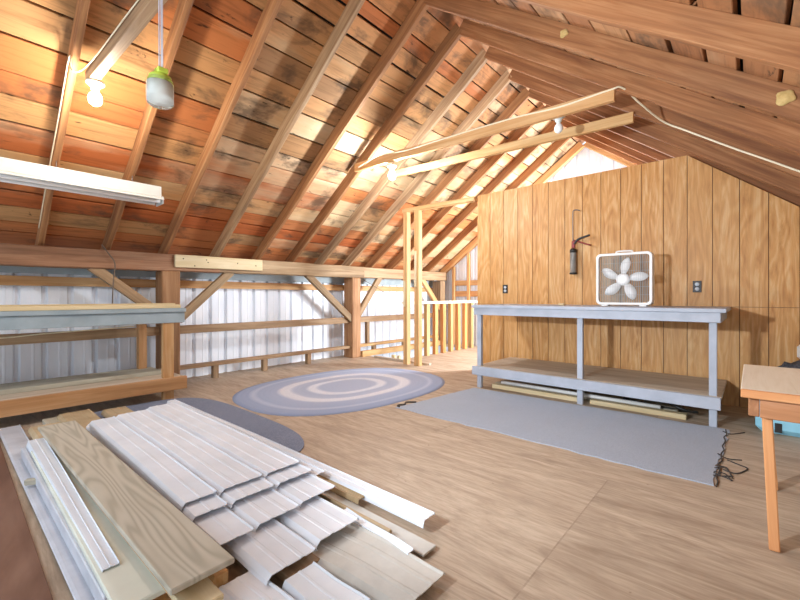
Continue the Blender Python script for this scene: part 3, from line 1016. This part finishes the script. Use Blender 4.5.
def sheet(name, x0, x1, ya0, ya1, yb0, yb1, z0, z1, mat, label, group=None, ribs=2, lip=0.03, cat='sheet', th=0.003, lipside=-1):
    """siding sheet lying along X: from x0 (y ya0..ya1, height z0) to x1 (yb0..yb1, height z1); ribs raised, near edge turned down"""
    bm = bmesh.new()
    prof = [(0.0, -lip), (0.02, -lip * 0.55), (0.10, 0.0)]
    for k in range(ribs):
        c = 0.18 + 0.68 * (k + 0.5) / ribs
        prof += [(c - .05, 0.0), (c - .03, 0.0022), (c + .03, 0.0022), (c + .05, 0.0)]
    prof += [(0.92, 0.0), (0.955, 0.006), (0.985, 0.003), (1.0, -0.006)]
    if lipside > 0:
        prof = [(1 - a, b) for a, b in prof]
    ns = 10
    top, bot = [], []
    ph = random.random() * 6
    for i in range(ns + 1):
        t = i / ns
        a, b = ya0 + (yb0 - ya0) * t, ya1 + (yb1 - ya1) * t
        z = z0 + (z1 - z0) * t + 0.003 * math.sin(t * 7 + ph)
        x = x0 + (x1 - x0) * t
        rt, rb = [], []
        for k, (u, d) in enumerate(prof):
            rt.append(bm.verts.new((x, a + (b - a) * u, z + d))); rb.append(bm.verts.new((x, a + (b - a) * u, z + d - th)))
        top.append(rt); bot.append(rb)
    m = len(prof)
    for i in range(ns):
        for k in range(m - 1):
            bm.faces.new([top[i][k], top[i][k + 1], top[i + 1][k + 1], top[i + 1][k]])
            bm.faces.new([bot[i][k], bot[i][k + 1], bot[i + 1][k + 1], bot[i + 1][k]])
        for k in (0, m - 1):
            bm.faces.new([top[i][k], top[i + 1][k], bot[i + 1][k], bot[i][k]])
    for i in (0, ns):
        for k in range(m - 1):
            bm.faces.new([top[i][k], top[i][k + 1], bot[i][k + 1], bot[i][k]])
    return tag(from_bm(name, bm, mat), label, cat, group)


G = 'white siding sheets in the floor pile'
# bed of boards that carries the stack
for k, (x0, x1, y0, y1, z1, mt, lab) in enumerate((
        (-2.95, -1.24, 0.80, 0.94, 0.05, 'rail', 'brown board under the middle of the metal pile'),
        (-2.95, -1.40, 1.10, 1.23, 0.05, 'rail', 'brown board under the far side of the metal pile'),
        (-2.95, -1.38, 0.43, 0.54, 0.05, 'girt', 'orange-brown board below the grained plank'),
        (-2.95, -1.38, 0.60, 0.65, 0.09, 'lumber', 'pale board edge between the grained plank and white sheets'))):
    tag(box('bed_board', (x0, y0, 0.012), (x1, y1, z1), M[mt]), lab, 'board', 'boards under the metal pile')
cols_ = ((0.66, 0.815, 'nearest the grained plank'), (0.825, 1.045, 'in the middle of the pile'), (1.05, 1.265, 'on the far side of the pile'))
for ci, (y0, y1, lab) in enumerate(cols_):
    s0 = (-3.56, -3.60, -3.66)[ci]
    for lv, (xe, z, nm) in enumerate(((-1.50 - .02 * ci, 0.118, 'lowest'), (-1.73, 0.142, 'middle'), (-1.84, 0.160, 'top'))):
        mt = M['sheet']
        sheet('siding_sheet', s0 - (0.10 if lv == 0 else 0), xe, y0, y1, y0, y1, z, z, mt,
              '%s white metal siding sheet of the stepped stack %s' % (nm, lab), G, ribs=2 if ci else 1, lip=0.028)
sheet('siding_strip', -3.75, -1.72, 1.275, 1.345, 1.275, 1.335, 0.115, 0.115, M['sheet'], 'narrow white metal strip along the far edge of the sheet stack', ribs=1, lip=0.01)
# weathered ends at the left
sheet('weathered_sheet', -4.28, -3.0, 0.58, 0.80, 0.60, 0.80, 0.08, 0.08, M['sheet_tan'], 'tan weathered sheet end showing behind the top of the grained plank', 'weathered sheets at the left end of the pile')
sheet('weathered_sheet', -4.2, -3.0, 0.86, 1.04, 0.86, 1.04, 0.07, 0.07, M['sheet_tan'], 'tan weathered sheet end beneath the middle white stack', 'weathered sheets at the left end of the pile')
sheet('weathered_sheet', -4.0, -3.0, 0.38, 0.56, 0.40, 0.56, 0.085, 0.085, M['sheet_tan'], 'tan weathered sheet end at the top left corner of the grained plank', 'weathered sheets at the left end of the pile')
# lower sheets that stick out on the right
sheet('siding_sheet', -2.6, -1.25, 0.72, 0.93, 0.72, 0.935, 0.085, 0.085, M['sheet'], 'white metal sheet sticking out below the middle stack', G)
sheet('siding_sheet', -2.6, -1.28, 0.97, 1.18, 0.95, 1.18, 0.085, 0.085, M['sheet'], 'white metal sheet sticking out below the far stack', G)
sheet('dusty_sheet', -1.38, -0.84, 0.90, 1.19, 0.96, 1.20, 0.05, 0.045, M['sheet_grey'], 'broad dusty grey sheet at the right tip of the pile', lip=0.025)
sheet('siding_sheet', -1.37, -1.02, 0.56, 0.73, 0.57, 0.77, 0.055, 0.05, M['sheet'], 'white metal sheet at the bottom edge of the picture', G)
sheet('siding_sheet', -1.22, -0.95, 0.76, 0.90, 0.78, 0.93, 0.06, 0.04, M['sheet'], 'white metal sheet with a ridge beside the broad dusty grey sheet', G, ribs=1)
o = box('flat_strip', (-2.2, 1.25, 0.012), (-0.98, 1.335, 0.022), M['sheet_grey']); tag(o, 'flat grey strip on the floor between pile and white rail', 'strip')
sheet('short_trim', -1.42, -1.0, 1.195, 1.23, 1.175, 1.21, 0.06, 0.055, M['sheet'], 'short bent white trim between the flat grey strip and dusty sheet', ribs=0, lip=0.035, cat='trim')
o = box('kraft_strip', (-2.6, 1.232, 0.012), (-1.15, 1.249, 0.06), M['sheet_tan']); tag(o, 'tan board edge beside the flat grey strip', 'board')
# white rail trims at the far edge
sheet('trim_rail', -4.15, -1.08, 1.36, 1.43, 1.375, 1.46, 0.07, 0.07, M['sheet'], 'long white trim rail lying along the far edge of the pile', ribs=1, lip=0.03, cat='trim')
sheet('trim_rail', -3.9, -1.45, 1.335, 1.37, 1.33, 1.37, 0.04, 0.05, M['sheet_tan'], 'tan trim rail lying just inside the long white one', ribs=1, lip=0.02, cat='trim')

# the grained plank and neighbours
pk = empty('grained_plank', (-2.5, 0.5, 0.12), 'wide plank with bold wavy wood grain on top of the pile', 'plank')
pm = NT('bold_grain_plank', 0.6, spec=0.3)
fg = pm.figure(pm.coord((0.6, 6.5, 1)), 95, 2.0, 0.2)
cc = pm.ramp(fg, [(0.0, 'a9a292'), (0.35, 'b7b09f'), (1.0, 'c2bbab')])
nz = pm.noise(pm.coord((1, 3, 1)), 3, 4)
cc = pm.mix(pm.ramp(nz, [(0.5, 0.0), (0.75, 0.35)]), cc, 'b0a896')
pm.color(cc)
p0, p1 = V((-3.60, 0.49, 0.165)), V((-1.30, 0.535, 0.165))
ob = beam('board_face', p0, p1, 0.20, 0.02, pm.m, pk)
bm = bmesh.new()
add_box(bm, (0, 0, 0), (2.24, 0.17, 0.028)); bpy.context.view_layer.update(); mm = ob.matrix_world.copy()
mm.translation = mm.translation + V((-0.02, 0, -0.025)); from_bm('board_core', bm, M['girt'], pk, mm)
tag(beam('under_plank', (-3.4, .5, .11), (-1.24, .515, .11), 0.11, 0.02, M['lumber_pale']), 'pale moulded plank directly beneath the grained plank', 'plank')
tag(beam('pale_plank', (-3.3, .40, .10), (-1.42, .405, .10), 0.15, 0.02, M['pale_board']), 'smooth pale yellow-green board beside the grained plank', 'board')
sheet('bent_trim', -3.5, -1.66, 0.325, 0.415, 0.34, 0.395, 0.125, 0.12, M['sheet'], 'bent white metal trim with a torn end left of the grained plank', ribs=1, lip=0.05)
o = beam('trim_strip', (-3.5, .31, .06), (-1.55, .335, .06), 0.022, 0.06, M['sheet_lavender']); tag(o, 'thin pale strip on edge left of the bent white trim', 'strip')
o = beam('wood_offcut', (-2.94, .27, .05), (-2.9, .33, .05), 0.03, 0.03, M['ply_grey']); tag(o, 'small wood offcut wedged beside the bent white trim', 'offcut')
sheet('stained_sheet', -4.4, -1.5, 0.245, 0.375, 0.285, 0.41, 0.022, 0.022, M['sheet_lavender'], 'long stained white sheet lying flat at the left edge of the pile', ribs=0, lip=0.006)
tag(box('hardboard_sheet', (-4.38, -0.9, 0.001), (-1.3, 0.235, 0.012), M['hardboard']), 'reddish brown hardboard sheet flat on the floor at lower left', 'board')
tag(box('dark_board', (-4.35, .5, 0.012), (-3.9, .64, .05), M['ply_grey']), 'grey board end poking out from under the left workbench', 'board')

# ------------------------------------------------------------------ small table on the right
tb = empty('work_table', (0.35, 2.65, 0), 'rough wooden work table with splayed leg at the right edge', 'table')
box('top', (-0.036, 2.24, 0.628), (0.66, 3.06, 0.66), M['tabletop'], tb)
box('front_edge', (-0.036, 2.218, 0.626), (0.66, 2.239, 0.66), M['table'], tb)
box('front_apron', (0.025, 2.262, 0.54), (0.63, 2.30, 0.627), M['stub'], tb)
box('side_apron', (-0.012, 2.275, 0.54), (0.024, 3.02, 0.627), M['stub'], tb)
beam('leg', (0.045, 2.335, 0.627), (0.07, 2.275, 0.0), 0.035, 0.06, M['table'], tb, up=(0, 1, 0))
beam('leg', (0.045, 2.97, 0.627), (0.09, 3.0, 0.0), 0.035, 0.06, M['table'], tb, up=(0, 1, 0))
beam('leg', (0.60, 2.335, 0.627), (0.60, 2.275, 0.0), 0.035, 0.06, M['table'], tb, up=(0, 1, 0))
beam('leg', (0.60, 2.97, 0.627), (0.60, 3.0, 0.0), 0.035, 0.06, M['table'], tb, up=(0, 1, 0))

# blue tub with cloth behind the table
tub = empty('plastic_tub', (0.32, 4.42, 0), 'light blue plastic tub on the floor behind the work table', 'tub')
bm = bmesh.new()
add_box(bm, (0, 0, .15), (0.6, 0.5, 0.3), bev=0.04)
bmesh.ops.delete(bm, geom=[f for f in bm.faces if f.calc_center_median().z > 0.29], context='FACES')
o = from_bm('body', bm, M['tub'], tub, Matrix.Translation((0.32, 4.42, 0)), smooth=False)
so = o.modifiers.new('thickness', 'SOLIDIFY'); so.thickness = 0.006
bm = bmesh.new()
add_tube(bm, [(x + .32, y + 4.42, .27) for x, y in rrect(0.31, 0.26, .06)] + [(0.31 + .32, 0.2 + 4.42, .27)], 0.014, 6)
from_bm('rim', bm, M['tub'], tub)
box('hand_hole', (0.13, 4.163, 0.02), (0.17, 4.17, 0.09), M['black'], tub)
bm = bmesh.new()
bmesh.ops.create_icosphere(bm, subdivisions=4, radius=1)
for v in bm.verts:
    n = v.co.copy()
    k = 1 + 0.10 * math.sin(n.x * 9 + 1) * math.cos(n.y * 8) + 0.05 * math.sin(n.z * 17 + n.x * 11)
    v.co = V((0.34 + n.x * .23 * k, 4.42 + n.y * .2 * k, 0.35 + n.z * .20 * k))
tag(from_bm('dark_cloth', bm, M['rag'], smooth=True), 'charcoal speckled cloth bundle heaped in the blue tub', 'cloth')
bm = bmesh.new(); add_box(bm, (0, 0, 0), (.24, .14, .12), bev=.02)
tag(from_bm('white_carton', bm, M['white'], None, Matrix.Translation((0.40, 4.50, 0.61)) @ Matrix.Rotation(.3, 4, 'Z')), 'small white carton resting on the dark cloth bundle', 'carton')

# ------------------------------------------------------------------ lamps, jar, cables


def lampholder(p, lit, label, k=1.0):
    p = V(p)
    t = empty('bulb_fixture', p, label, 'lamp', 'bare bulb fixtures')
    lathe('porcelain_base', [(0.0, 0), (0.055, 0), (0.055, -.012), (0.032, -.03), (0.024, -.05), (0.022, -.055)], p, M['porcelain'], t)
    lathe('bulb', [(a * k, -.05 + (b + .05) * k) for a, b in ((0.014, -.055), (0.016, -.065), (0.03, -.085), (0.036, -.105), (0.030, -.132), (0.014, -.146), (0.0, -.148))], p, lit, t)


lampholder((-3.45, 0.675, 2.555), M['lit_warm'], 'lit bare bulb under the weathered tie beside the hanging jar', 1.15)
lampholder((-3.13, 3.40, 2.575), M['lit_cool'], 'lit bare bulb at the left end of the nearer pale tie', 1.15)
lampholder((-1.24, 3.45, 2.60), M['unlit'], 'unlit white bulb near the right end of the nearer pale tie')

fx = empty('fluorescent_fixture', (-4.35, 0.2, 2.05), 'long white fluorescent light fixture hanging below the left rafters', 'light fixture')
bm = bmesh.new()
ya, yb = -1.0, 1.36
prof = [(-.13, -.06), (-.125, -.045), (-.055, -.02), (-.055, .08), (.055, .08), (.055, -.02), (.125, -.045), (.13, -.06), (.122, -.06), (.115, -.052), (.05, -.03), (-.05, -.03), (-.115, -.052), (-.122, -.06)]
L0 = [bm.verts.new((-4.35 + a, ya, 2.04 + b)) for a, b in prof]; L1 = [bm.verts.new((-4.35 + a, yb, 2.04 + b)) for a, b in prof]
for k in range(14):
    bm.faces.new([L0[k], L0[(k + 1) % 14], L1[(k + 1) % 14], L1[k]])
bm.faces.new(L0); bm.faces.new(L1)
from_bm('reflector', bm, M['fixture'], fx)
box('end_cap', (-4.44, yb - .004, 1.95), (-4.26, yb + .01, 2.02), M['fixture'], fx)
for dx in (-.07, .07):
    tube('fluorescent_tube', [(-4.35 + dx, ya + .02, 1.975), (-4.35 + dx, yb - .02, 1.975)], 0.02, M['tubeglass'], fx, 12)
for y in (0.588, 1.131):
    tube('hanger_chain', [(-4.35, y, 2.12), (-4.35, y, under(-4.35) + .005)], 0.003, M['steel'], fx, 5)

JX, JY, JZ = -1.91, 0.60, 1.875
jar = empty('hanging_jar', (JX, JY, JZ), 'glass jar with lime green lid hanging on white cords', 'jar')
R_ = 0.052
lathe('glass_body', [(0.0, 0.008), (R_ * .8, 0.0), (R_ * .98, .008), (R_, .02), (R_, .09), (R_ * .93, .108), (R_ * .72, .118), (R_ * .72, .122)], (JX, JY, JZ), M['glass'], jar, 28)
lathe('white_contents', [(0.0, .03), (R_ * .80, .03), (R_ * .84, .036), (R_ * .84, .095), (0, .097)], (JX, JY, JZ), M['white'], jar, 28)
lathe('green_lid', [(R_ * .78, .100), (R_ * .82, .106), (R_ * .82, .122), (R_ * .6, .132), (R_ * .42, .136), (R_ * .42, .15), (0, .152)], (JX, JY, JZ), M['lime'], jar, 28)
box('spout', (JX + .015, JY - .02, JZ + .128), (JX + .04, JY + .02, JZ + .15), M['lime'], jar)
top = under(JX) - .0
for a, b, c in ((-.012, 0, -.03), (.0, .005, -.024), (.03, .0, .02)):
    tube('cord', [(JX + a, JY + b, JZ + .148), (JX + a * .6 + c * .3, JY + b, JZ + .75), (JX + c, JY, top + .02)], 0.0026, M['string'], jar, 5)

# cables
o = tube('light_cable', smooth_path([(-3.66, 3.36, 2.66), (-3.3, 3.358, 2.72), (-2.9, 3.358, 2.68), (-2.3, 3.358, 2.675), (-1.6, 3.358, 2.66), (-1.2, 3.358, 2.63), (-0.83, 3.358, 2.64), (-0.74, 3.40, 2.645),
                                       (-0.66, 3.6, 2.575), (-0.55, 3.9, 2.50), (-0.40, 3.955, 2.40), (-0.1, 3.955, 2.18), (0.1, 3.955, 2.04), (0.55, 3.955, 1.72)]), 0.007, M['cable'])
tag(o, 'cream cable running along the nearer tie and down the right rafters', 'cable')
o = tube('rafter_cable', smooth_path([(-2.0, 0.70, 2.66), (-2.6, 0.665, 2.645), (-3.2, 0.635, 2.63), (-3.46, 0.6, 2.61), (-3.52, .556, 2.62), (-3.6, .556, 2.735), (-4.0, .556, 2.45), (-4.5, .556, 2.1), (-5.05, .556, 1.70)]), 0.0042, M['cable'])
tag(o, 'cream cable along the weathered tie and down the first left rafter', 'cable')
o = tube('wall_wire', smooth_path([(-5.1, 1.05, 1.60), (-5.105, 1.12, 1.5), (-5.105, 1.17, 1.4), (-5.09, 1.15, 1.2), (-5.08, 1.14, .94)]), 0.006, M['cable_dark'])
tag(o, 'dark wire hanging from the plate beam behind the left workbench', 'wire')
o = tube('stay_wire', [(-5.12, 4.75, 1.38), (-5.12, 6.3, 0.75)], 0.004, M['cable_dark'])
tag(o, 'thin stay wire slanting down right of the rug post', 'wire')

# dabs of expanding foam on the right rafters
for (x, y, s, lab) in ((-0.99, 2.86, .03, 'nearer the ridge'), (0.13, 2.86, .04, 'low down by the right edge')):
    bm = bmesh.new(); bmesh.ops.create_icosphere(bm, subdivisions=3, radius=1)
    for v in bm.verts:
        n = v.co.copy(); k = 1 + .14 * math.sin(n.x * 3 + n.z * 4 + 1)
        v.co = V((x + n.x * s * k, 2.862 + n.y * .012, under(x) + .10 + n.z * s * k))
    tag(from_bm('foam_dab', bm, M['foam'], smooth=True), 'dab of yellow foam on the right rafter face, %s' % lab, 'foam')
